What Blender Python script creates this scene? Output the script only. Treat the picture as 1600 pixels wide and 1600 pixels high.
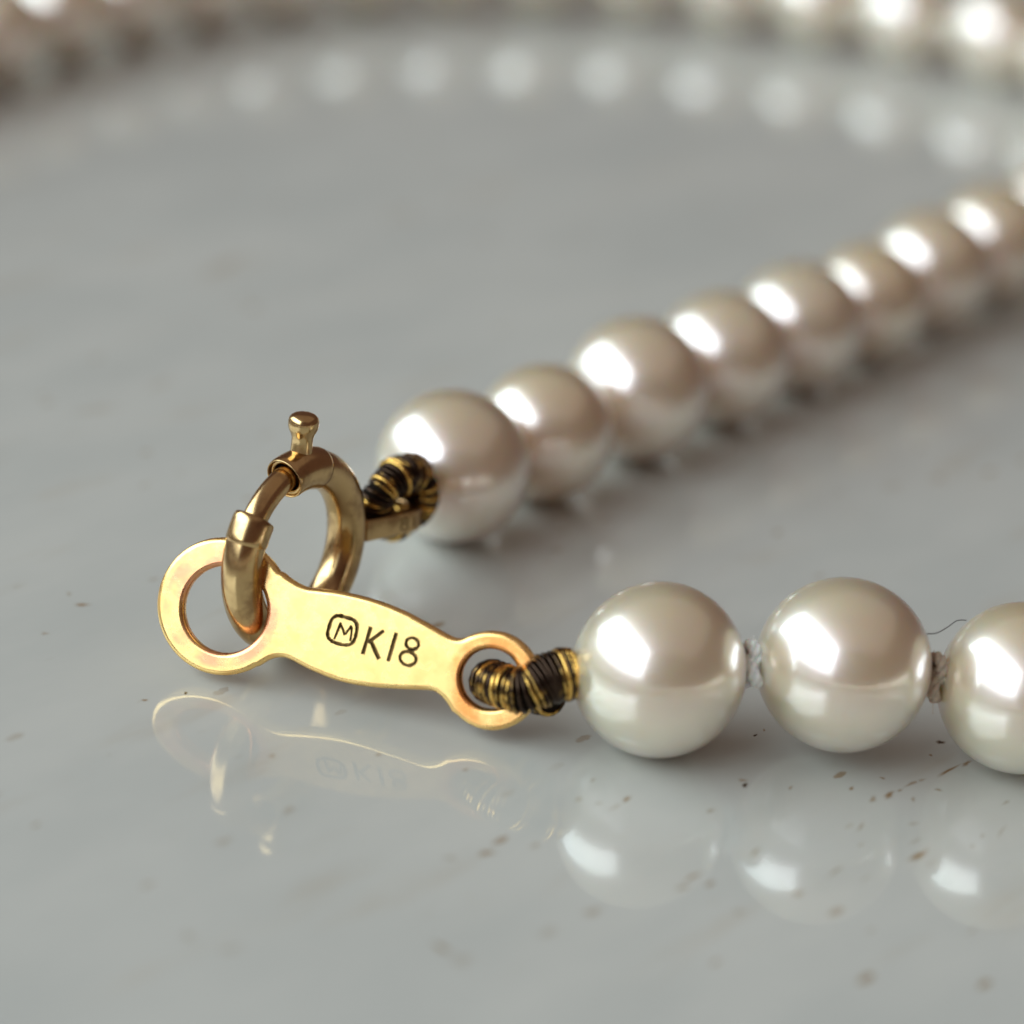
import bpy, bmesh, math, random
from mathutils import Vector, Matrix, Quaternion

random.seed(7)
for o in list(bpy.data.objects):
    bpy.data.objects.remove(o)
sc = bpy.context.scene
col = sc.collection
U = 0.001                      # everything below is written in millimetres
R_ = math.radians

# ------------------------------------------------------------------ camera
PITCH, ROLL = R_(24.5), R_(6.0)
FWD = Vector((0, math.cos(PITCH), -math.sin(PITCH)))
DOWN = Vector((0, -math.sin(PITCH), -math.cos(PITCH)))
RIGHT = Vector((1, 0, 0))
IX = RIGHT * math.cos(ROLL) - DOWN * math.sin(ROLL)
IY = RIGHT * math.sin(ROLL) + DOWN * math.cos(ROLL)
CAM = Vector((0, -100, 48.3))
cam_d = bpy.data.cameras.new('camera')
cam = bpy.data.objects.new('camera', cam_d)
col.objects.link(cam)
m3 = Matrix((IX, -IY, -FWD)).transposed()
cam.matrix_world = Matrix.Translation(CAM * U) @ m3.to_4x4()
cam_d.sensor_width = 36
cam_d.lens = 4400 / 1600 * 36
cam_d.clip_start, cam_d.clip_end = 0.005, 20
cam_d.dof.use_dof = True
cam_d.dof.focus_distance = 0.1008
cam_d.dof.aperture_fstop = 26.5
cam_d.dof.aperture_blades = 0
sc.camera = cam

# ------------------------------------------------------------------ room light
world = bpy.data.worlds.new('World')
sc.world = world
world.use_nodes = True
bg = world.node_tree.nodes['Background']
bg.inputs[0].default_value = (0.082, 0.048, 0.040, 1)     # dim brown room
bg.inputs[1].default_value = 1.0

def area(name, centre, aim, w, h, power, colour):
    l = bpy.data.lights.new(name, 'AREA')
    l.shape, l.size, l.size_y = 'RECTANGLE', w * U, h * U
    l.energy, l.color = power, colour
    o = bpy.data.objects.new(name, l)
    col.objects.link(o)
    o.location = Vector(centre) * U
    d = Vector(aim) - Vector(centre)
    o.rotation_euler = d.to_track_quat('-Z', 'Y').to_euler()
    return o

TH = R_(66)                                               # tall window to the left of the table
wdir = Vector((-math.sin(TH), -math.cos(TH), 0))
wtan = Vector((-math.cos(TH), math.sin(TH), 0))           # along the wall, away from the camera
WD, W0, W1, WZ0, WZ1 = 500, -440, 800, 165, 660            # distance, ends along the wall, sill and head (mm)
def window_pane(name, d, t0, t1, z0, z1, radiance, colour):
    c = wdir * d + wtan * ((t0 + t1) / 2) + Vector((0, 0, (z0 + z1) / 2))
    area(name, c, c - wdir, t1 - t0, z1 - z0, radiance * math.pi * (t1 - t0) * (z1 - z0) * U * U, colour)
window_pane('window_light', WD, W0, W1, WZ0, WZ1, 2.85, (0.845, 0.975, 1.04))
window_pane('soft_edge_light', WD + 20, W0 - 110, W1 + 120, WZ0 - 70, WZ1 + 110, 0.7, (0.86, 0.975, 1.02))   # added dim surround that softens the window's edges in reflections
area('ceiling_light', (150, 100, 1100), (150, 100, 0), 2300, 2300, 0.10 * math.pi * 2.3 * 2.3, (1.0, 0.88, 0.76))   # pale ceiling of the dim room

sc.view_settings.view_transform = 'Standard'
sc.view_settings.look = 'None'
sc.view_settings.exposure = 0.40
sc.view_settings.gamma = 1.0
sc.render.engine = 'CYCLES'
sc.cycles.use_denoising = True
sc.cycles.max_bounces = 10
sc.cycles.diffuse_bounces = 5
sc.cycles.glossy_bounces = 6
sc.cycles.caustics_reflective = True
sc.cycles.sample_clamp_indirect = 6

# ------------------------------------------------------------------ node helpers
def mat(name):
    m = bpy.data.materials.new(name)
    m.use_nodes = True
    nt = m.node_tree
    return m, nt, nt.nodes['Principled BSDF']

def node(nt, kind, **kw):
    n = nt.nodes.new(kind)
    for k, v in kw.items():
        if k.startswith('i_'):
            key = k[2:]
            n.inputs[int(key) if key.isdigit() else key.replace('_', ' ')].default_value = v
        else:
            setattr(n, k, v)
    return n

def lk(nt, a, b):
    nt.links.new(a, b)

def rgb(r, g, b):
    return (r, g, b, 1)

def mixc(nt, fac, a, b, blend='MIX'):
    n = nt.nodes.new('ShaderNodeMix')
    n.data_type, n.blend_type = 'RGBA', blend
    n.clamp_factor = True
    for sock, v in ((n.inputs[0], fac), (n.inputs[6], a), (n.inputs[7], b)):
        if hasattr(v, 'is_linked'):
            lk(nt, v, sock)
        else:
            sock.default_value = v
    return n.outputs[2]

def ramp(nt, src, lo, hi, a=0.0, b=1.0):
    n = node(nt, 'ShaderNodeMapRange', interpolation_type='SMOOTHSTEP')
    lk(nt, src, n.inputs[0])
    for i, v in enumerate((lo, hi, a, b)):
        n.inputs[i + 1].default_value = v
    return n.outputs[0]

def math_(nt, op, a, b=None):
    n = node(nt, 'ShaderNodeMath', operation=op)
    for i, v in enumerate((a, b)):
        if v is None:
            continue
        if hasattr(v, 'is_linked'):
            lk(nt, v, n.inputs[i])
        else:
            n.inputs[i].default_value = v
    return n.outputs[0]

def noise(nt, vec, scale, detail=2.0, rough=0.5):
    n = node(nt, 'ShaderNodeTexNoise')
    lk(nt, vec, n.inputs['Vector'])
    n.inputs['Scale'].default_value = scale
    n.inputs['Detail'].default_value = detail
    n.inputs['Roughness'].default_value = rough
    return n.outputs[0]

def coords_mm(nt):
    """Object coordinates in millimetres."""
    t = node(nt, 'ShaderNodeTexCoord')
    s = node(nt, 'ShaderNodeVectorMath', operation='SCALE')
    lk(nt, t.outputs['Object'], s.inputs[0])
    s.inputs['Scale'].default_value = 1 / U
    return s.outputs[0]

def mapped(nt, vec, loc=(0, 0, 0), rot=(0, 0, 0), scale=(1, 1, 1), kind='TEXTURE'):
    n = node(nt, 'ShaderNodeMapping', vector_type=kind)
    lk(nt, vec, n.inputs[0])
    n.inputs[1].default_value, n.inputs[2].default_value, n.inputs[3].default_value = loc, rot, scale
    return n.outputs[0]

def bump(nt, bsdf, h, strength, dist):
    n = node(nt, 'ShaderNodeBump')
    n.inputs['Strength'].default_value = strength
    n.inputs['Distance'].default_value = dist * U
    lk(nt, h, n.inputs['Height'])
    lk(nt, n.outputs[0], bsdf.inputs['Normal'])

# ------------------------------------------------------------------ materials
# glazed table top: pale grey with rust-brown flecks below a clear gloss
# (x, y, half length, half width, direction, strength) of the flecks that stand out, in mm
FLECKS = [(14.76,-18.22,.59,.13,-124,1),(14.08,-14.32,.35,.12,-125,1),(13.48,-14.75,.24,.12,-121,.7),(14.49,-13.92,.18,.06,-123,.7),
(14.97,-13.33,.37,.09,-130,.7),(15.33,-13.03,.21,.08,-126,.5),(16.37,-12.13,.56,.09,-130,1),(17.08,-11.47,.27,.11,-128,.9),
(16.28,-10.09,.17,.12,-132,2),(15.83,-11.13,.1,.07,59,.9),(13.94,-13.18,.1,.08,115,.9),(12.77,-14.15,.16,.08,-127,1),
(10.62,-14.55,.14,.07,-116,.8),(14.91,-14.45,.19,.08,-108,.6),(15.87,-13.59,.12,.12,-172,.7),(12.92,-16.72,.31,.07,-115,.6),
(14.77,-16.13,.23,.12,-162,.35),(12.84,-17.91,.16,.08,-120,.4),(14.74,-17.28,.3,.09,-130,.35),(11.88,-19.77,.42,.07,-127,.6),
(10.55,-21.41,.31,.14,-129,.6),(16.68,-17.22,.19,.07,-115,.4),(17.11,-16.46,.17,.08,-122,.4),(18.21,-13.99,.25,.08,-135,.4),
(17.82,-16.02,.51,.06,-116,.3),(16.11,-22.55,.29,.07,-125,.45),(12.84,-20.02,.33,.06,-124,.3),(4.91,-16.52,.32,.09,-123,.9),
(4.52,-17.12,.31,.1,-133,.35),(3.27,-16.86,.2,.11,-140,.4),(3.95,-16.98,.16,.1,-128,.35),(3.73,-15.46,.15,.1,-115,.4),
(7.78,-16.7,.25,.08,-128,.6),(7.1,-21.07,.43,.09,-132,.8),(6.75,-21.8,.23,.14,-132,.6),(7.66,-21.39,.29,.09,-130,.8),
(9.23,-19.08,.29,.08,-123,.7),(3.87,-23.81,.35,.22,-118,.5),(8.58,-22.9,.31,.13,-147,.35),(8.95,-14.37,.16,.15,108,.6),
(9.02,-14.7,.15,.1,-118,2),(9.51,-11.03,.11,.06,-112,1.2),(9.85,-10.57,.11,.05,-104,.9),(4.61,-19.93,.14,.08,-127,.35),
(.33,-20.94,.29,.19,-134,.8),(-.83,-21.49,.23,.14,169,.4),(-.75,-26.74,.36,.15,152,.8),(-6.32,-19.56,.27,.19,71,.4),
(-8.17,-21.93,.33,.22,-117,.35),(-8.48,-27.56,.29,.18,142,.35),(-7.12,-28.01,.34,.22,-139,.3),(-12.16,-13.15,.11,.09,-132,1),
(-10.83,-12.33,.09,.07,94,1.2),(-3.71,-15.25,.14,.09,78,.6),(-.67,-15.67,.12,.1,-131,.6),(-7.3,-16.1,.2,.1,-121,.5),
(1.9,-20.15,.22,.15,-113,.4),(2.49,-25.26,.5,.18,-135,.3),(-.09,-27.29,.42,.26,-152,.3),(-15.62,-6.38,.28,.13,-177,1),
(-16.25,-5.6,.13,.1,98,.6),(-13.37,-3.64,.22,.13,-117,.4),(-16.51,-8.97,.2,.12,-117,.4),(12.6,2.91,.32,.12,-125,.5),
(1.96,2.73,.36,.17,-124,.35),(16.39,12.84,.82,.29,-131,.25),(-15.51,31.74,1.71,.51,-108,.35),(-7.24,42.51,1.26,.46,-109,.25),
(-18.39,12.08,.95,.37,-136,.3),(-16.17,15.7,.76,.33,-121,.25)]

def table_material():
    m, nt, b = mat('glazed_table')
    p = coords_mm(nt)
    wob = node(nt, 'ShaderNodeTexNoise', i_Scale=4.0, i_Detail=3.0)
    lk(nt, p, wob.inputs['Vector'])
    w2 = node(nt, 'ShaderNodeVectorMath', operation='MULTIPLY_ADD')
    lk(nt, wob.outputs['Color'], w2.inputs[0])
    w2.inputs[1].default_value = (.22, .22, 0)
    lk(nt, p, w2.inputs[2])
    off = node(nt, 'ShaderNodeVectorMath', operation='SUBTRACT')
    lk(nt, w2.outputs[0], off.inputs[0])
    off.inputs[1].default_value = (.11, .11, 0)
    q = off.outputs[0]
    at1 = node(nt, 'ShaderNodeAttribute', attribute_name='fleck')
    at2 = node(nt, 'ShaderNodeAttribute', attribute_name='dark')
    total, dark = at1.outputs['Fac'], at2.outputs['Fac']
    # scattered small flecks, drawn out along the firing direction
    d = mapped(nt, q, (0, 0, 0), (0, 0, R_(52)), (1.9, .75, 1))
    vor = node(nt, 'ShaderNodeTexVoronoi', i_Scale=.75, i_Randomness=1.0)
    lk(nt, d, vor.inputs['Vector'])
    size = node(nt, 'ShaderNodeSeparateColor')
    lk(nt, vor.outputs['Color'], size.inputs[0])
    thr = ramp(nt, size.outputs[0], .30, 1.0, 0.0, .20)
    fl = math_(nt, 'SUBTRACT', thr, vor.outputs['Distance'])
    fl = ramp(nt, fl, 0.0, .08, 0, .7)
    patch = ramp(nt, noise(nt, p, .09, 1), .38, .62)
    fl = math_(nt, 'MULTIPLY', fl, patch)
    total = math_(nt, 'MAXIMUM', total, fl)
    # faint cloudy tone and pale rust veils
    cl = noise(nt, mapped(nt, p, (3, 1, 0), (0, 0, R_(52)), (2.4, 1, 1)), .16, 4, .55)
    basec = mixc(nt, ramp(nt, cl, .3, .7), rgb(.515, .530, .495), rgb(.575, .583, .54))
    veil = noise(nt, mapped(nt, p, (9, 4, 0), (0, 0, R_(52)), (4.0, .9, 1)), .35, 3, .6)
    basec = mixc(nt, ramp(nt, veil, .56, .80, 0, .45), basec, rgb(.46, .40, .31))
    c = mixc(nt, total, basec, rgb(.27, .155, .05))
    c = mixc(nt, dark, c, rgb(.012, .010, .008))
    lk(nt, c, b.inputs['Base Color'])
    rg = ramp(nt, noise(nt, p, .5, 3), .3, .8, .035, .075)
    lk(nt, rg, b.inputs['Roughness'])
    b.inputs['IOR'].default_value = 1.82
    bump(nt, b, noise(nt, p, .12, 2), .10, .35)
    return m

def pearl_material():
    """Nacre: a bright neutral surface lustre over a warm, slightly translucent body."""
    m, nt, b = mat('pearl_nacre')
    p = coords_mm(nt)
    rnd = node(nt, 'ShaderNodeObjectInfo').outputs['Random']
    clo = noise(nt, p, .35, 2)
    tone = mixc(nt, rnd, rgb(.96, .72, .41), rgb(.97, .77, .49))
    tone = mixc(nt, ramp(nt, clo, .35, .7, 0, .5), tone, rgb(.98, .83, .60))
    lk(nt, tone, b.inputs['Base Color'])
    b.inputs['Roughness'].default_value = .30
    b.inputs['IOR'].default_value = 2.0
    b.inputs['Thin Film Thickness'].default_value = 470
    b.inputs['Thin Film IOR'].default_value = 1.36
    b.inputs['Subsurface Weight'].default_value = 1.0
    b.inputs['Subsurface Radius'].default_value = (1.0, .62, .30)
    b.inputs['Subsurface Scale'].default_value = 3.2 * U
    g = nt.nodes.new('ShaderNodeBsdfPrincipled')
    lus = mixc(nt, rnd, rgb(.97, .875, .92), rgb(.98, .89, .99))
    lus = mixc(nt, ramp(nt, noise(nt, p, .22, 2), .35, .68, 0, .6), lus, rgb(.97, .93, .95))
    lk(nt, lus, g.inputs['Base Color'])
    g.inputs['Metallic'].default_value = 1.0
    g.inputs['Roughness'].default_value = .39
    g.inputs['Coat Weight'].default_value = 0.0
    g.inputs['Coat Roughness'].default_value = .14
    g.inputs['Coat IOR'].default_value = 1.6
    bp = node(nt, 'ShaderNodeBump')
    bp.inputs['Strength'].default_value = .10
    bp.inputs['Distance'].default_value = .05 * U
    pit = node(nt, 'ShaderNodeTexVoronoi', i_Scale=.9)
    lk(nt, p, pit.inputs['Vector'])
    sz = node(nt, 'ShaderNodeSeparateColor')
    lk(nt, pit.outputs['Color'], sz.inputs[0])
    hole = math_(nt, 'MULTIPLY', ramp(nt, pit.outputs['Distance'], .05, .16, -1.0, 0.0), ramp(nt, sz.outputs[0], .72, .8))
    lk(nt, math_(nt, 'ADD', noise(nt, p, .8, 4), math_(nt, 'MULTIPLY', hole, .5)), bp.inputs['Height'])
    lk(nt, bp.outputs[0], g.inputs['Normal'])
    g2 = nt.nodes.new('ShaderNodeBsdfPrincipled')          # the crisper part of the lustre
    lk(nt, mixc(nt, rnd, rgb(.97, .96, .91), rgb(.98, .965, .94)), g2.inputs['Base Color'])
    g2.inputs['Metallic'].default_value = 1.0
    g2.inputs['Roughness'].default_value = .165
    lk(nt, bp.outputs[0], g2.inputs['Normal'])
    gm = nt.nodes.new('ShaderNodeMixShader')
    gm.inputs[0].default_value = .52
    lk(nt, g.outputs[0], gm.inputs[1])
    lk(nt, g2.outputs[0], gm.inputs[2])
    mx = nt.nodes.new('ShaderNodeMixShader')
    mx.inputs[0].default_value = .66
    lk(nt, b.outputs[0], mx.inputs[1])
    lk(nt, gm.outputs[0], mx.inputs[2])
    lk(nt, mx.outputs[0], nt.nodes['Material Output'].inputs['Surface'])
    return m

def gold_material(name, base, tarnish, amount, rough, tint=None):
    m, nt, b = mat(name)
    p = coords_mm(nt)
    n1 = noise(nt, p, 1.1, 4, .6)
    c = mixc(nt, ramp(nt, n1, .42, .72, 0, amount), base, tarnish)
    if tint:                                   # copper bloom round the two eyes
        for (x, y, r0, r1, col_, s) in tint:
            v = mapped(nt, p, (x, y, 0), (0, 0, 0), (1, 1, 1e6))
            ln = node(nt, 'ShaderNodeVectorMath', operation='LENGTH')
            lk(nt, v, ln.inputs[0])
            up = ramp(nt, ln.outputs['Value'], r0 - .3, r0)
            dn = ramp(nt, ln.outputs['Value'], r1, r1 + .25, 1, 0)
            f = math_(nt, 'MULTIPLY', up, dn)
            f = math_(nt, 'MULTIPLY', f, ramp(nt, noise(nt, p, .9, 3), .3, .62, .1 * s, s))
            c = mixc(nt, f, c, col_)
    lk(nt, c, b.inputs['Base Color'])
    b.inputs['Metallic'].default_value = 1.0
    scr = noise(nt, mapped(nt, p, (0, 0, 0), (0, 0, R_(14)), (2.5, .10, 1)), 2.4, 4, .7)
    rr = ramp(nt, noise(nt, p, 2.2, 4, .6), .3, .75, rough * .85, rough * 1.2)
    lk(nt, rr, b.inputs['Roughness'])
    hh = math_(nt, 'ADD', math_(nt, 'MULTIPLY', scr, .4), noise(nt, p, 5, 3))
    bump(nt, b, hh, .09, .02)
    return m

def wire_material():
    """Gilt wire, tarnished black over whole turns at a time."""
    m, nt, b = mat('gimp_wire')
    p = coords_mm(nt)
    at = node(nt, 'ShaderNodeAttribute', attribute_name='turn')
    n = node(nt, 'ShaderNodeTexNoise', noise_dimensions='1D', i_Scale=.42, i_Detail=2.0, i_Roughness=.6)
    lk(nt, at.outputs['Fac'], n.inputs['W'])
    f = math_(nt, 'ADD', n.outputs[0], math_(nt, 'MULTIPLY', math_(nt, 'SUBTRACT', noise(nt, p, 3.0, 2), .5), .35))
    f = ramp(nt, f, .49, .64)
    c = mixc(nt, f, rgb(.05, .032, .022), rgb(.80, .50, .13))
    lk(nt, c, b.inputs['Base Color'])
    b.inputs['Metallic'].default_value = 1.0
    b.inputs['Roughness'].default_value = .24
    return m

def plain(name, c, rough=.6, sss=0.0, spec=.5):
    m, nt, b = mat(name)
    p = coords_mm(nt)
    n = noise(nt, p, 6, 3)
    cc = mixc(nt, ramp(nt, n, .3, .7), rgb(*[v * .82 for v in c]), rgb(*[min(1, v * 1.08) for v in c]))
    lk(nt, cc, b.inputs['Base Color'])
    b.inputs['Roughness'].default_value = rough
    b.inputs['Specular IOR Level'].default_value = spec
    if sss:
        b.inputs['Subsurface Weight'].default_value = sss
        b.inputs['Subsurface Scale'].default_value = .3 * U
    return m

M_TABLE = table_material()
M_PEARL = pearl_material()
LC, RC = (.12, -.02), (10.25, .05)             # eye centres of the tongue, in its own plane
M_PLATE = gold_material('tongue_gold', rgb(1.0, .695, .27), rgb(.97, .57, .20), .6, .29,
                        tint=[(LC[0], LC[1], 1.5, 2.05, rgb(.88, .41, .22), 1.0), (RC[0], RC[1], 1.0, 1.45, rgb(.92, .37, .11), 1.0)])
M_RING = gold_material('clasp_gold', rgb(.66, .46, .215), rgb(.30, .175, .085), .85, .21)
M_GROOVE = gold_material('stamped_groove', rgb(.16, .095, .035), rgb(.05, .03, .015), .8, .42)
M_WIRE = wire_material()
M_CORE = plain('gimp_core', (.012, .008, .005), .9, 0, .1)
M_SILK = plain('white_silk', (.93, .91, .88), .7, .4)
M_SILK_TAUPE = plain('taupe_silk', (.50, .41, .32), .7, .3)  # darker taupe silk for one front knot
M_HAIR = plain('dark_hair', (.05, .045, .05), .4)
M_LINT = plain('pale_lint', (.75, .74, .72), .6)

# ------------------------------------------------------------------ object helpers
ABS = {}

def link(name, data, parent=None, loc=(0, 0, 0), rot=None, scale=1.0):
    o = bpy.data.objects.new(name, data)
    col.objects.link(o)
    loc = Vector(loc)
    ABS[o.name] = loc
    if parent:
        o.parent = parent
        o.location = (loc - ABS[parent.name]) * U
    else:
        o.location = loc * U
    if rot is not None:
        o.rotation_mode = 'QUATERNION'
        o.rotation_quaternion = rot
    o.scale = (scale,) * 3
    return o

def mesh(name, verts, faces, mats, smooth=True, origin=(0, 0, 0), midx=None):
    og = Vector(origin)
    me = bpy.data.meshes.new(name)
    me.from_pydata([(Vector(v) - og) * U for v in verts], [], faces)
    for mm in (mats if isinstance(mats, (list, tuple)) else [mats]):
        me.materials.append(mm)
    if midx:
        me.polygons.foreach_set('material_index', midx)
    if smooth:
        me.polygons.foreach_set('use_smooth', [True] * len(me.polygons))
    me.update()
    return me

def part(name, vf, m, parent, origin=(0, 0, 0), smooth=True):
    o = link(name, mesh(name, vf[0], vf[1], m, smooth, origin), parent, origin)
    return o

def frames(pts, closed=False, ref=Vector((0, 0, 1))):
    """Parallel-transport frames along a polyline."""
    n = len(pts)
    T = []
    for i in range(n):
        a = pts[(i - 1) % n] if (closed or i > 0) else pts[i]
        b = pts[(i + 1) % n] if (closed or i < n - 1) else pts[i]
        T.append((b - a).normalized())
    u = T[0].cross(ref)
    if u.length < 1e-3:
        u = T[0].cross(Vector((1, 0, 0)))
    u.normalize()
    out = []
    for i in range(n):
        if i:
            q = T[i - 1].rotation_difference(T[i])
            u = q @ u
            u = (u - T[i] * u.dot(T[i])).normalized()
        out.append((T[i], u.copy(), T[i].cross(u)))
    return out

def tube(pts, rad, sides=12, closed=False, caps=True):
    pts = [Vector(p) for p in pts]
    n = len(pts)
    rr = rad if callable(rad) else (lambda t: rad)
    fr = frames(pts, closed)
    V, Fc = [], []
    for i in range(n):
        r = rr(i / max(1, n - 1))
        for k in range(sides):
            a = 2 * math.pi * k / sides
            V.append(pts[i] + (fr[i][1] * math.cos(a) + fr[i][2] * math.sin(a)) * r)
    for i in range(n if closed else n - 1):
        j = (i + 1) % n
        for k in range(sides):
            k2 = (k + 1) % sides
            Fc.append((i * sides + k, i * sides + k2, j * sides + k2, j * sides + k))
    if caps and not closed:
        Fc.append(tuple(reversed(range(sides))))
        Fc.append(tuple((n - 1) * sides + k for k in range(sides)))
    return V, Fc

def crom(P, per=10, closed=False):
    P = [Vector(p) for p in P]
    n = len(P)
    out = []
    for i in range(n if closed else n - 1):
        g = lambda k: P[k % n] if closed else P[min(max(k, 0), n - 1)]
        a, b, c, d = g(i - 1), g(i), g(i + 1), g(i + 2)
        for s in range(per):
            t = s / per
            out.append(.5 * (2 * b + (c - a) * t + (2 * a - 5 * b + 4 * c - d) * t * t + (3 * b - a - 3 * c + d) * t ** 3))
    if not closed:
        out.append(P[-1])
    return out

def resample(pts, step):
    out, acc = [pts[0].copy()], 0.0
    for a, b in zip(pts, pts[1:]):
        L = (b - a).length
        while L > 0 and acc + L >= step:
            t = (step - acc) / L
            a = a.lerp(b, t)
            L = (b - a).length
            out.append(a.copy())
            acc = 0.0
        acc += L
    return out

def coil(path, crad, wire, pitch, per=14, sides=6, jitter=.12):
    """A wire wound round a path; crad(t) is the winding radius."""
    P = resample(crom(path, 24), pitch / per)
    fr = frames(P)
    n = len(P)
    pts = []
    rnd = random.Random(3)
    turns = {}
    for i in range(n):
        k = i // per
        if k not in turns:
            turns[k] = (1 + rnd.uniform(-jitter, jitter), rnd.uniform(-.3, .3) * pitch)
        w = (i % per) / per
        nxt = turns.setdefault(k + 1, (1 + rnd.uniform(-jitter, jitter), rnd.uniform(-.3, .3) * pitch))
        jr = turns[k][0] * (1 - w) + nxt[0] * w
        jo = turns[k][1] * (1 - w) + nxt[1] * w
        a = 2 * math.pi * i / per
        r = crad(i / (n - 1)) * jr
        pts.append(P[i] + (fr[i][1] * math.cos(a) + fr[i][2] * math.sin(a)) * r + fr[i][0] * jo)
    return tube(pts, wire, sides), [i / per for i in range(n) for _ in range(sides)]

def join(*vfs):
    V, Fc = [], []
    for v, f in vfs:
        o = len(V)
        V += list(v)
        Fc += [tuple(i + o for i in q) for q in f]
    return V, Fc

def lathe(profile, origin, axis, seg=28):
    axis = Vector(axis).normalized()
    u = axis.cross(Vector((0, 1, .3))).normalized()
    w = axis.cross(u)
    o = Vector(origin)
    V, Fc = [], []
    for r, h in profile:
        for k in range(seg):
            a = 2 * math.pi * k / seg
            V.append(o + axis * h + (u * math.cos(a) + w * math.sin(a)) * r)
    for i in range(len(profile) - 1):
        for k in range(seg):
            k2 = (k + 1) % seg
            Fc.append((i * seg + k, i * seg + k2, (i + 1) * seg + k2, (i + 1) * seg + k))
    Fc.append(tuple(reversed(range(seg))))
    Fc.append(tuple((len(profile) - 1) * seg + k for k in range(seg)))
    return V, Fc

def flat_shape(name, loops, half, bev, res=3):
    """A flat sheet with holes, rounded along its edges; returns a mesh in millimetres in its own plane."""
    cu = bpy.data.curves.new(name, 'CURVE')
    cu.dimensions, cu.fill_mode = '2D', 'BOTH'
    cu.extrude, cu.bevel_depth, cu.bevel_resolution = half - bev, bev, res
    cu.offset = -bev
    for lp in loops:
        s = cu.splines.new('POLY')
        s.points.add(len(lp) - 1)
        for q, (x, y) in zip(s.points, lp):
            q.co = (x, y, 0, 1)
        s.use_cyclic_u = True
    o = bpy.data.objects.new(name, cu)
    col.objects.link(o)
    dg = bpy.context.evaluated_depsgraph_get()
    me = bpy.data.meshes.new_from_object(o.evaluated_get(dg))
    bpy.data.objects.remove(o)
    bpy.data.curves.remove(cu)
    bm = bmesh.new()
    bm.from_mesh(me)
    bmesh.ops.remove_doubles(bm, verts=bm.verts, dist=1e-4)
    bmesh.ops.recalc_face_normals(bm, faces=bm.faces)
    bm.to_mesh(me)
    bm.free()
    return me

def carve(me, strokes, depth_z, wid, dep, m_groove):
    """Stamp strokes (2D polylines) into the sheet; returns (sheet mesh, groove mesh)."""
    base = bpy.data.objects.new('tmp_sheet', me)
    col.objects.link(base)
    me.materials.clear()
    me.materials.append(M_PLATE)
    me.materials.append(m_groove)
    wid0 = wid
    jit = random.Random(12)
    for si, (st, closed) in enumerate(strokes):
        wid = wid0 * (.66 if 1 <= si <= 4 else .88 if si >= 9 else 1.0)
        pts = [Vector((x, y, depth_z)) for x, y in st]
        n = len(pts)
        V, Fc = [], []
        for i in range(n):
            a = pts[(i - 1) % n] if (closed or i) else pts[i]
            b = pts[(i + 1) % n] if (closed or i < n - 1) else pts[i]
            t = (b - a).normalized()
            s = Vector((-t.y, t.x, 0))
            e = pts[i]
            if not closed and i in (0, n - 1):
                e = pts[i] + t * (wid * .6 if i else -wid * .6)
            up = Vector((0, 0, dep))
            wv = wid * (.82 + .36 * jit.random())
            up = Vector((0, 0, dep * (.85 + .3 * jit.random())))
            V += [e + s * wv + up * .8, e + s * wv * .3 - up, e - s * wv * .45 - up, e - s * wv + up * .8]
        for i in range(n if closed else n - 1):
            j = (i + 1) % n
            for k in range(4):
                k2 = (k + 1) % 4
                Fc.append((i * 4 + k, i * 4 + k2, j * 4 + k2, j * 4 + k))
        if not closed:
            Fc += [(3, 2, 1, 0), tuple((n - 1) * 4 + k for k in range(4))]
        cm = bpy.data.meshes.new('tmp_cut')
        cm.from_pydata(V, [], Fc)
        cm.materials.append(M_PLATE)
        cm.materials.append(m_groove)
        for pl in cm.polygons:
            pl.material_index = 1
        bm = bmesh.new()
        bm.from_mesh(cm)
        bmesh.ops.recalc_face_normals(bm, faces=bm.faces)
        bm.to_mesh(cm)
        bm.free()
        co = bpy.data.objects.new('tmp_cut', cm)
        col.objects.link(co)
        md = base.modifiers.new('b', 'BOOLEAN')
        md.operation, md.solver, md.object = 'DIFFERENCE', 'EXACT', co
        dg = bpy.context.evaluated_depsgraph_get()
        dg.update()
        res = bpy.data.meshes.new_from_object(base.evaluated_get(dg))
        base.modifiers.clear()
        bpy.data.objects.remove(co)
        if len(res.polygons) > 500:
            base.data = res
        else:
            print('stroke skipped', st[0], len(res.polygons))
    res = base.data
    bpy.data.objects.remove(base)
    halves = []
    for keep in (0, 1):
        bm = bmesh.new()
        bm.from_mesh(res)
        bmesh.ops.delete(bm, geom=[f for f in bm.faces if f.material_index != keep], context='FACES')
        mm = bpy.data.meshes.new('sheet' if keep == 0 else 'engraving')
        bm.to_mesh(mm)
        bm.free()
        mm.materials.clear()
        mm.materials.append(m_groove if keep else M_PLATE)
        mm.polygons.foreach_set('material_index', [0] * len(mm.polygons))
        halves.append(mm)
    return halves

def finish_sheet(me, sharp=30):
    me.transform(Matrix.Scale(U, 4))
    me.polygons.foreach_set('use_smooth', [True] * len(me.polygons))
    me.set_sharp_from_angle(angle=R_(sharp))
    for pl in me.polygons:
        if abs(pl.normal.z) > .999:
            pl.use_smooth = False
    me.update()

def arc(cx, cy, r, a0, a1, n):
    return [(cx + r * math.cos(R_(a0 + (a1 - a0) * i / n)), cy + r * math.sin(R_(a0 + (a1 - a0) * i / n))) for i in range(n + 1)]

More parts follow.
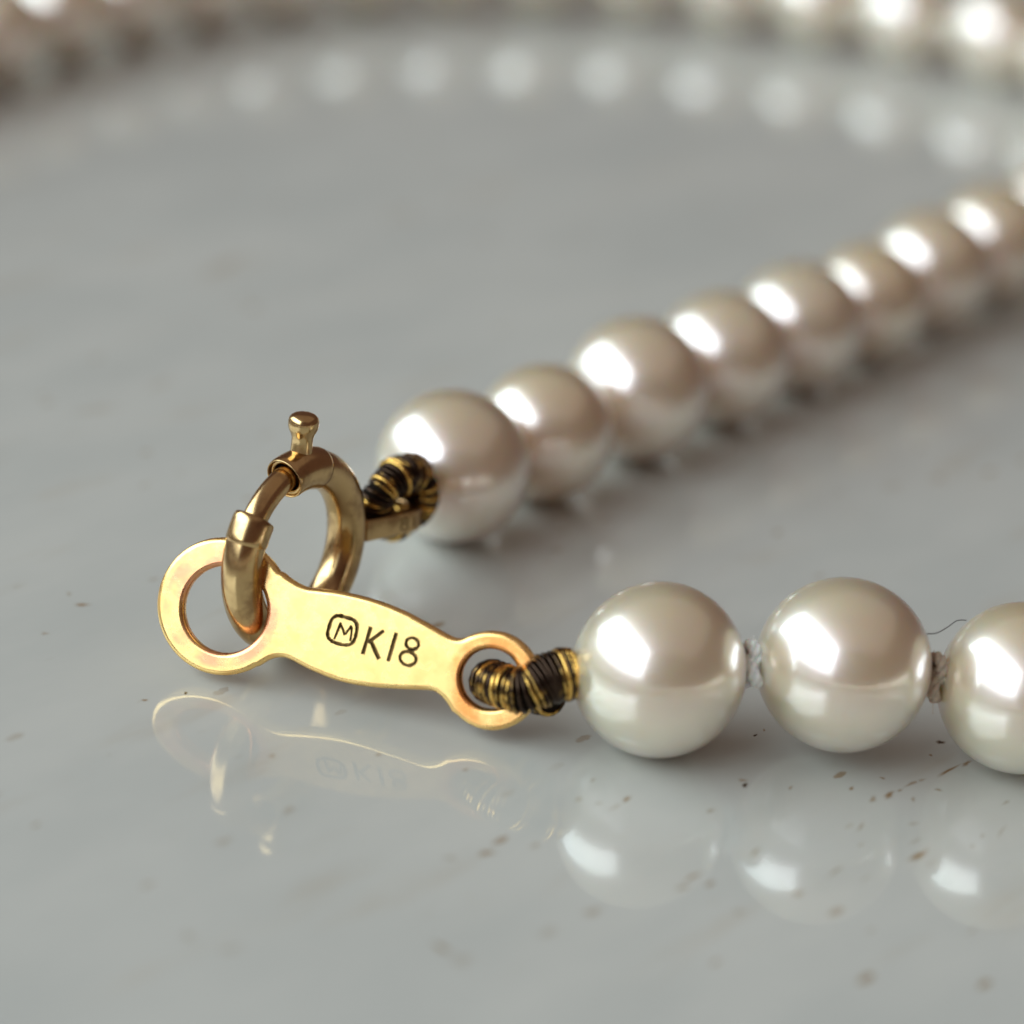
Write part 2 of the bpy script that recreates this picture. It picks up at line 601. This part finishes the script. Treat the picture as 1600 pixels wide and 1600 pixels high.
# ------------------------------------------------------------------ the table
def table():
    s, t = 620.0, 22.0
    V = [(-s, -s, 0), (s, -s, 0), (s, s, 0), (-s, s, 0), (-s, -s, -t), (s, -s, -t), (s, s, -t), (-s, s, -t)]
    Fc = [(0, 1, 2, 3), (7, 6, 5, 4), (0, 4, 5, 1), (1, 5, 6, 2), (2, 6, 7, 3), (3, 7, 4, 0)]
    o = link('table_top', mesh('table_top', V, Fc, M_TABLE, False))
    o['kind'] = 'structure'
    o['label'] = 'glossy pale grey table surface with rust-brown flecks'
    return o
TABLE = table()

def flecks(parent):
    """The flecks that stand out, as soft-edged patches in the glaze a few microns above the sheet."""
    rn = random.Random(5)
    V, Fc, A, D = [], [], [], []
    n = 16
    for i, (x, y, a, w, ang, s) in enumerate(FLECKS):
        ca, sa = math.cos(R_(ang)), math.sin(R_(ang))
        ph = [rn.uniform(0, 6.28) for _ in range(3)]
        o = len(V)
        z = .002 + .0006 * i / len(FLECKS)
        V.append((x, y, z)); A.append(min(s, 1) * .95); D.append(1.0 if s > 1 else 0.0)
        for ring, (rr, f) in enumerate(((.45, .85), (.85, .35), (1.3, 0.0))):
            for k in range(n):
                t = 2 * math.pi * k / n
                r = rr * (1 + .22 * math.sin(2 * t + ph[0]) + .14 * math.sin(3 * t + ph[1]) + .10 * math.sin(5 * t + ph[2]))
                u, v = a * r * math.cos(t), w * r * math.sin(t)
                V.append((x + u * ca - v * sa, y + u * sa + v * ca, z))
                A.append(min(s, 1) * .95 * f); D.append(f if s > 1 else 0.0)
        for k in range(n):
            k2 = (k + 1) % n
            Fc.append((o, o + 1 + k, o + 1 + k2))
            for ring in range(2):
                p, q = o + 1 + ring * n, o + 1 + (ring + 1) * n
                Fc.append((p + k, q + k, q + k2, p + k2))
    me = mesh('glaze_flecks', V, Fc, M_TABLE, False)
    for nm, arr in (('fleck', A), ('dark', D)):
        at = me.attributes.new(nm, 'FLOAT', 'POINT')
        at.data.foreach_set('value', arr)
    o = link('glaze_flecks', me, parent)
    o['kind'] = 'stuff'
flecks(TABLE)

# ------------------------------------------------------------------ the necklace
NECK = Vector((-4, -10, 0))
neck = link('pearl_necklace', None, None, NECK)
neck.empty_display_size = .005
neck['label'] = 'cream pearl necklace with gold spring-ring clasp closed on its stamped tongue'
neck['category'] = 'necklace'

# --- the order of the pearls round the loop (x, y, height, radius)
HEAD = [(5.66, -12.75, 3.12, 3.07), (12.13, -11.75, 3.58, 3.09), (18.62, -11.42, 3.2, 3.06)]
TAIL = [(23.18, 38.66, 3.06, 3.05), (19.47, 33.5, 3.03, 3.02), (16.0, 28.35, 2.86, 2.83), (12.34, 23.5, 3.05, 3.04),
        (8.7, 18.29, 3.04, 3.03), (4.84, 13.25, 3.14, 3.12), (1.0, 7.95, 2.88, 2.87), (-2.52, 2.99, 3.12, 3.08)]
CTRL = [(12.13, -11.75), (18.62, -11.42), (27, -12.5), (36, -17.5), (41, -29), (36, -43), (18, -52), (-8, -55), (-30, -46),
        (-42, -25), (-45, 5), (-41.5, 38), (-32.5, 59), (-26.8, 69.7), (-20, 78.3), (-8.1, 86), (4.8, 89.2), (13.5, 88),
        (21.9, 85.4), (30.1, 81), (35.8, 73.5), (37.2, 64), (35.2, 56.3), (31.2, 49.6), (27.2, 44), (23.18, 38.66), (19.47, 33.5)]
dense = crom([Vector((x, y, 0)) for x, y in CTRL], 40)
a0 = min(range(len(dense)), key=lambda i: (dense[i] - Vector((18.62, -11.42, 0))).length)
a1 = min(range(len(dense)), key=lambda i: (dense[i] - Vector((23.18, 38.66, 0))).length)
seg = dense[a0:a1 + 1]
length = sum((b - a).length for a, b in zip(seg, seg[1:]))
count = round(length / 6.38)
mid = resample(seg, length / count)[1:count]
rp = random.Random(21)
PEARLS = list(HEAD)
for q in mid:
    r = 3.05 + rp.uniform(-.06, .06)
    PEARLS.append((q.x + rp.uniform(-.12, .12), q.y + rp.uniform(-.12, .12), r + .01, r))
PEARLS += TAIL

def pearl_mesh(name, seed, seg=72, rings=44):
    rn = random.Random(seed)
    ph = [(rn.uniform(0, 6.28), rn.uniform(0, 6.28), rn.uniform(.004, .013)) for _ in range(4)]
    V, Fc = [], []
    for i in range(rings + 1):
        th = math.pi * i / rings
        for k in range(seg):
            a = 2 * math.pi * k / seg
            r = 1.0
            for j, (p1, p2, am) in enumerate(ph):
                r += am * math.sin((j % 2 + 1) * a + p1) * math.sin(th * (1 + j // 2) + p2) * math.sin(th)
            d = min(th, math.pi - th)
            r -= .05 * math.exp(-(d / .11) ** 2)          # rim of the drill hole
            V.append((r * math.sin(th) * math.cos(a), r * math.sin(th) * math.sin(a), r * math.cos(th)))
    for i in range(rings):
        for k in range(seg):
            k2 = (k + 1) % seg
            Fc.append((i * seg + k, (i + 1) * seg + k, (i + 1) * seg + k2, i * seg + k2))
    bm = bmesh.new()
    vs = [bm.verts.new(v) for v in V]
    for f in Fc:
        bm.faces.new([vs[i] for i in f])
    bmesh.ops.remove_doubles(bm, verts=bm.verts, dist=1e-4)
    me = bpy.data.meshes.new(name)
    bm.to_mesh(me)
    bm.free()
    me.transform(Matrix.Scale(U, 4))
    me.materials.append(M_PEARL)
    me.polygons.foreach_set('use_smooth', [True] * len(me.polygons))
    return me

VAR = [pearl_mesh('pearl', s) for s in (1, 2, 3, 4, 5)]
centres = [Vector(q[:3]) for q in PEARLS]
for i, (x, y, z, r) in enumerate(PEARLS):
    a = centres[max(i - 1, 0)]
    b = centres[min(i + 1, len(centres) - 1)]
    t = (b - a).normalized()
    q = t.to_track_quat('Z', 'X') @ Quaternion((0, 0, 1), random.uniform(0, 6.28))
    link('pearl', VAR[i % 5], neck, (x, y, z), q, r)

# --- a silk knot in every gap
def knot_mesh(name, m, seed):
    rn = random.Random(seed)
    pts = []
    for i in range(90):
        t = 2 * math.pi * i / 90
        x = math.sin(t) + 2 * math.sin(2 * t)
        y = math.cos(t) - 2 * math.cos(2 * t)
        z = -math.sin(3 * t)
        pts.append(Vector((x * .255, y * .255, z * .12)))
    fr = frames(pts, True)
    plies = []
    for k in range(3):                                    # three twisted plies of silk
        q = []
        for i in range(90):
            a = 2 * math.pi * (k / 3 + i * 7 / 90)
            q.append(pts[i] + (fr[i][1] * math.cos(a) + fr[i][2] * math.sin(a)) * .12)
        plies.append(tube(q, .125, 7, closed=True))
    for k in range(3):
        q = []
        for i in range(25):
            z = -.9 + 1.8 * i / 24
            a = 2 * math.pi * (k / 3 + z * .9)
            q.append(Vector((.09 * math.cos(a), .09 * math.sin(a), z)))
        plies.append(tube(q, .10, 7))
    for k in range(16):                                   # loose fibres
        i = rn.randrange(90)
        d = (pts[i] * 1.0 + Vector((0, 0, rn.uniform(-.15, .15)))).normalized()
        p0 = pts[i] + d * .2
        p1 = p0 + d * rn.uniform(.1, .3) + Vector((rn.uniform(-.1, .1), rn.uniform(-.1, .1), rn.uniform(-.05, .05)))
        p2 = p1 + Vector((rn.uniform(-.2, .2), rn.uniform(-.2, .2), rn.uniform(-.06, .06)))
        plies.append(tube(crom([p0, p1, p2], 4), .011, 4))
    me = mesh(name, *join(*plies), m)
    return me
KN = [knot_mesh('knot', M_SILK, 1), knot_mesh('knot', M_SILK_TAUPE, 2)]
for i in range(len(PEARLS) - 1):
    a, b = centres[i], centres[i + 1]
    t = (b - a).normalized()
    gap_mid = (a + t * PEARLS[i][3] + b - t * PEARLS[i + 1][3]) / 2
    q = t.to_track_quat('Z', 'X') @ Quaternion((0, 0, 1), random.uniform(0, 6.28))
    o = link('knot', KN[1] if i == 1 else KN[0], neck, gap_mid, q)
    if i == 1:
        o['label'] = 'taupe silk knot'

# --- the stamped tongue
CL = Vector((-9.981, -10.438, 2.675))
CR = Vector((-.092, -12.986, 2.090))
E1 = (CR - CL).normalized()
E2 = (Vector((0, 0, 1)) - E1 * E1.z).normalized()
N0 = E1.cross(E2)
LEAN = R_(21.5)
PN = N0 * math.cos(LEAN) + E2 * math.sin(LEAN)
E2 = E2 * math.cos(LEAN) - N0 * math.sin(LEAN)
def P3(u, w, h=0):
    return CL + E1 * u + E2 * w + PN * h

upper = crom([(2.02, 1.72, 0), (2.35, 1.58, 0), (2.91, 1.46, 0), (3.55, 1.54, 0), (4.3, 1.64, 0), (5.42, 1.68, 0), (6.56, 1.58, 0),
              (7.52, 1.38, 0), (8.40, 1.17, 0), (8.80, 1.18, 0), (9.12, 1.39, 0)], 6)
lower = crom([(9.14, -1.37, 0), (8.85, -1.10, 0), (8.55, -.93, 0), (8.2, -.88, 0), (7.17, -1.12, 0), (6.09, -1.34, 0), (4.98, -1.45, 0),
              (3.83, -1.35, 0), (3.0, -1.19, 0), (2.62, -1.22, 0), (2.3, -1.38, 0), (1.95, -1.72, 0)], 6)
lo = [(v.x, v.y) for v in upper]
lo += arc(RC[0], RC[1], 1.74, 128, -126, 54)[1:-1]
lo += [(v.x, v.y) for v in lower]
lo += arc(LC[0], LC[1], 2.46, -42.5, -317.5, 84)[1:-1]
sheet = flat_shape('tongue', [lo, arc(.25, -.10, 1.55, 0, 360, 64)[:-1], arc(10.2, .10, 1.05, 0, 360, 48)[:-1]], .24, .17, 4)
frame = crom([(4.15, .02, 0), (4.13, .34, 0), (4.17, .64, 0), (4.34, .80, 0), (4.64, .82, 0), (4.94, .80, 0), (5.10, .66, 0),
              (5.15, .36, 0), (5.12, .06, 0), (4.96, -.11, 0), (4.64, -.16, 0), (4.34, -.13, 0)], 4, closed=True)
top8 = [(7.20 + .235 * math.cos(R_(-a)), .56 + .205 * math.sin(R_(-a))) for a in range(0, 360, 20)]
low8 = [(7.18 + .30 * math.cos(R_(-a)), .015 + .245 * math.sin(R_(-a))) for a in range(0, 360, 20)]
strokes = [([(v.x, v.y) for v in frame], True),
           ([(4.42, -.01), (4.47, .30), (4.50, .56)], False), ([(4.55, .50), (4.66, .36), (4.73, .22)], False),
           ([(4.78, .26), (4.84, .42), (4.90, .56)], False), ([(4.95, .50), (4.98, .30), (5.0, .08)], False),
           ([(5.60, .68), (5.58, .24), (5.56, -.22)], False), ([(6.06, .68), (5.88, .46), (5.68, .22)], False),
           ([(5.78, .20), (5.95, -.02), (6.14, -.24)], False),
           ([(6.55, .72), (6.53, .26), (6.51, -.22)], False),
           (top8, True), (low8, True)]
body, engr = carve(sheet, strokes, .24, .10, .12, M_GROOVE)
rotm = Matrix((E1, E2, PN)).transposed().to_quaternion()
for me in (body, engr):
    finish_sheet(me)
tongue = link('clasp_tongue', body, neck, CL, rotm)
tongue['label'] = 'bright gold tongue plate stamped M K18 with an eye at each end'
eo = bpy.data.objects.new('engraving', engr)
col.objects.link(eo)
eo.parent = tongue
ABS[eo.name] = CL

# --- the spring ring
RCn = Vector((-7.668, -8.06, 3.96))
RN = Vector((.8516, -.5201, .0645)).normalized()
RA = Vector((.1812, .4078, .8948)).normalized()
RB = RN.cross(RA).normalized()
RR, RT = 3.1, .725
def ringp(deg, r=RR, h=0.0):
    a = R_(deg)
    return RCn + (RA * math.cos(a) + RB * math.sin(a)) * r + RN * h
def rdir(deg):
    a = R_(deg)
    return RA * math.cos(a) + RB * math.sin(a)

def ring_tube(d0, d1, r_out, r_in=None, sides=28, step=3, taper=.0):
    """Hollow sleeve along the ring from d0 to d1 degrees, with open rolled ends."""
    n = max(4, int(abs(d1 - d0) / step))
    prof = []
    degs = [d0 + (d1 - d0) * i / n for i in range(n + 1)]
    V, Fc = [], []
    def ringset(deg, r):
        e = rdir(deg)
        return [ringp(deg) + (e * math.cos(2 * math.pi * k / sides) + RN * math.sin(2 * math.pi * k / sides)) * r for k in range(sides)]
    rows = []
    if r_in:
        dd = .4 * (1 if d1 > d0 else -1)
        rows.append((d0 + dd * 6, r_in))
        rows.append((d0, r_in))
        rows.append((d0 - dd * .9, (r_in + r_out) / 2))
        rows.append((d0, r_out - .02))
        rows += [(d, r_out) for d in degs[1:-1]]
        rows.append((d1, r_out - .02))
        rows.append((d1 + dd * .9, (r_in + r_out) / 2))
        rows.append((d1, r_in))
        rows.append((d1 - dd * 6, r_in))
    else:
        rows = [(d, r_out) for d in degs]
    for d, r in rows:
        V += ringset(d, r)
    for i in range(len(rows) - 1):
        for k in range(sides):
            k2 = (k + 1) % sides
            Fc.append((i * sides + k, i * sides + k2, (i + 1) * sides + k2, (i + 1) * sides + k))
    return V, Fc

ring = part('spring_ring', ring_tube(77, 397, RT, .56), M_RING, neck, RCn)
ring['label'] = 'round gold spring ring hooked through the eye of the tongue'
part('sliding_bolt', ring_tube(25, 88, .46, None), M_RING, ring, RCn)
# collar where the bolt slides into the tube
part('collar', ring_tube(4, 39, .79, .715, step=2), M_RING, ring, RCn)
part('tip_collar', ring_tube(76, 93, .765, .68, step=2), M_RING, ring, RCn)
# the thumb pin that pulls the bolt back
pb = ringp(22, RR + .62)
prof = [(.40, -.45), (.41, -.1), (.40, .12), (.385, .40), (.39, .60), (.43, .74), (.50, .87), (.545, 1.0), (.56, 1.13), (.555, 1.24),
        (.52, 1.35), (.45, 1.43), (.34, 1.49), (.2, 1.52), (.05, 1.53)]
part('thumb_pin', lathe(prof, pb, (rdir(22) + Vector((.02, 0, .05)))), M_RING, ring, pb)

# --- end loop of the spring ring with its small stamp
TB = ringp(292, RR + RT - .25)
TR = rdir(292)
TU = (RB * math.cos(R_(292)) - RA * math.sin(R_(292))).normalized() * 1.0
TU = (TU - TR * TU.dot(TR)).normalized()
if TU.z < 0:
    TU = -TU
TW = TU.cross(TR).normalized()
def T3(r, w, h):
    return TB + TR * r + TW * w + TU * h
lo2 = [(0, .62)] + arc(2.35, 0, 1.18, 112, -112, 30) + [(0, -.62)]
loop_me = flat_shape('loop', [lo2, arc(2.25, 0, .70, 0, 360, 32)[:-1]], .42, .08, 2)
loop_me.materials.append(M_RING)
finish_sheet(loop_me)
tq = Matrix((TR, TW, TU)).transposed().to_quaternion()
if Matrix((TR, TW, TU)).transposed().determinant() < 0:
    raise ValueError('left-handed')
eye = bpy.data.objects.new('end_loop', loop_me)
col.objects.link(eye)
eye.parent = ring
eye.location = (TB - RCn) * U
eye.rotation_mode = 'QUATERNION'
eye.rotation_quaternion = tq
eye['label'] = 'flat end loop of the spring ring stamped 18 upside down'
ABS[eye.name] = TB

# ------------------------------------------------------------------ gimp coils
HA = centres[0] + (centres[0] - centres[1]).normalized() * (HEAD[0][3] - .12)
HB = centres[-1] + (centres[-1] - centres[-2]).normalized() * (TAIL[-1][3] - .12)
def wound(name, vf, turns, origin):
    o = part(name, vf, M_WIRE, neck, origin)
    at = o.data.attributes.new('turn', 'FLOAT', 'POINT')
    at.data.foreach_set('value', turns)
    return o

pathA = [HA, HA.lerp(P3(11.6, .16, .55), .5) + PN * .08 + E2 * .10, P3(11.6, .14, .60), P3(10.85, 0.02, .50), P3(10.2, -.02, -.05), P3(10.6, -.05, -.8),
         P3(11.7, -.05, -.6), P3(12.4, 0, -.15)]
ca, ta = coil(pathA, lambda t: .86 - .17 * min(1, max(0, (t - .15) / .3)) - .2 * max(0, t - .6), .088, .145, jitter=.07)
wound('wire_coil', ca, ta, HA)
part('coil_core', tube(crom(pathA, 8), lambda t: .77 - .17 * min(1, max(0, (t - .15) / .3)) - .15 * max(0, t - .6), 14), M_CORE, neck, HA)

pathB = [HB, HB.lerp(T3(3.3, -.2, 1.1), .5) + TU * .30, T3(3.1, -.30, 1.42), T3(2.15, -.40, 1.65), T3(1.2, -.25, 1.2), T3(1.3, .05, .3), T3(2.0, .3, -.25),
         T3(3.0, .35, -.62), T3(3.85, .05, -.25), HB.lerp(T3(3.6, 0, 0), .35)]
cb, tb = coil(pathB, lambda t: (.68 + .09 * math.sin(t * 34)) - .12 * min(1, max(0, (t - .35) / .3)), .088, .145, jitter=.13)
pathC = [T3(2.6, .5, 1.7), T3(3.2, -.3, 1.8), T3(3.55, -.78, 1.1), T3(3.68, -.78, .3), T3(3.7, -.2, -.45), T3(3.3, .6, -.2)]   # a turn round the neck of the bundle
cc, tc = coil(pathC, lambda t: .30, .085, .14, jitter=.14)
wound('wire_coil', join(cb, cc), tb + [v + 71.3 for v in tc], HB)
part('coil_core', join(tube(crom(pathB, 8), lambda t: .57 - .12 * min(1, max(0, (t - .35) / .3)), 14), tube(crom(pathC, 8), .23, 10)), M_CORE, neck, HB)

# the stamp on the rim of the end loop, read upside down
def rim(r, h):
    y = -(1.18 ** 2 - min(1.17, abs(r - 2.35)) ** 2) ** .5 if r > 1.91 else -(.62 + .47 * r / 1.91)
    return T3(r, y - .0, h)
sv = []
for cx_, ch, a_, b_ in ((1.78, .12, .15, .11), (1.78, -.12, .17, .13)):
    sv.append(tube([rim(cx_ + a_ * math.cos(R_(k)), ch + b_ * math.sin(R_(k))) for k in range(0, 360, 24)], .034, 6, closed=True))
sv.append(tube([rim(2.28, -.24), rim(2.27, 0), rim(2.27, .22)], .034, 6))
sv.append(tube([rim(2.68, -.24), rim(2.67, 0), rim(2.67, .22)], .034, 6))
sv.append(tube([rim(2.70, .0), rim(2.86, .12), rim(2.96, .24)], .034, 6))
part('stamp', join(*sv), M_GROOVE, ring, TB)

# ------------------------------------------------------------------ loose fibres
h = crom([(14.77, -11.05, 4.75), (15.26, -11.02, 4.80), (15.69, -10.65, 4.9), (16.02, -10.45, 5.1), (16.38, -10.25, 5.06)], 8)
o = link('stray_hair', mesh('stray_hair', *tube([v - Vector((15.5, -10.7, 4.9)) for v in h], .018, 6), M_HAIR), None, (15.5, -10.7, 4.9))
o['label'] = 'short dark curled hair caught between two front pearls'
o['category'] = 'hair'
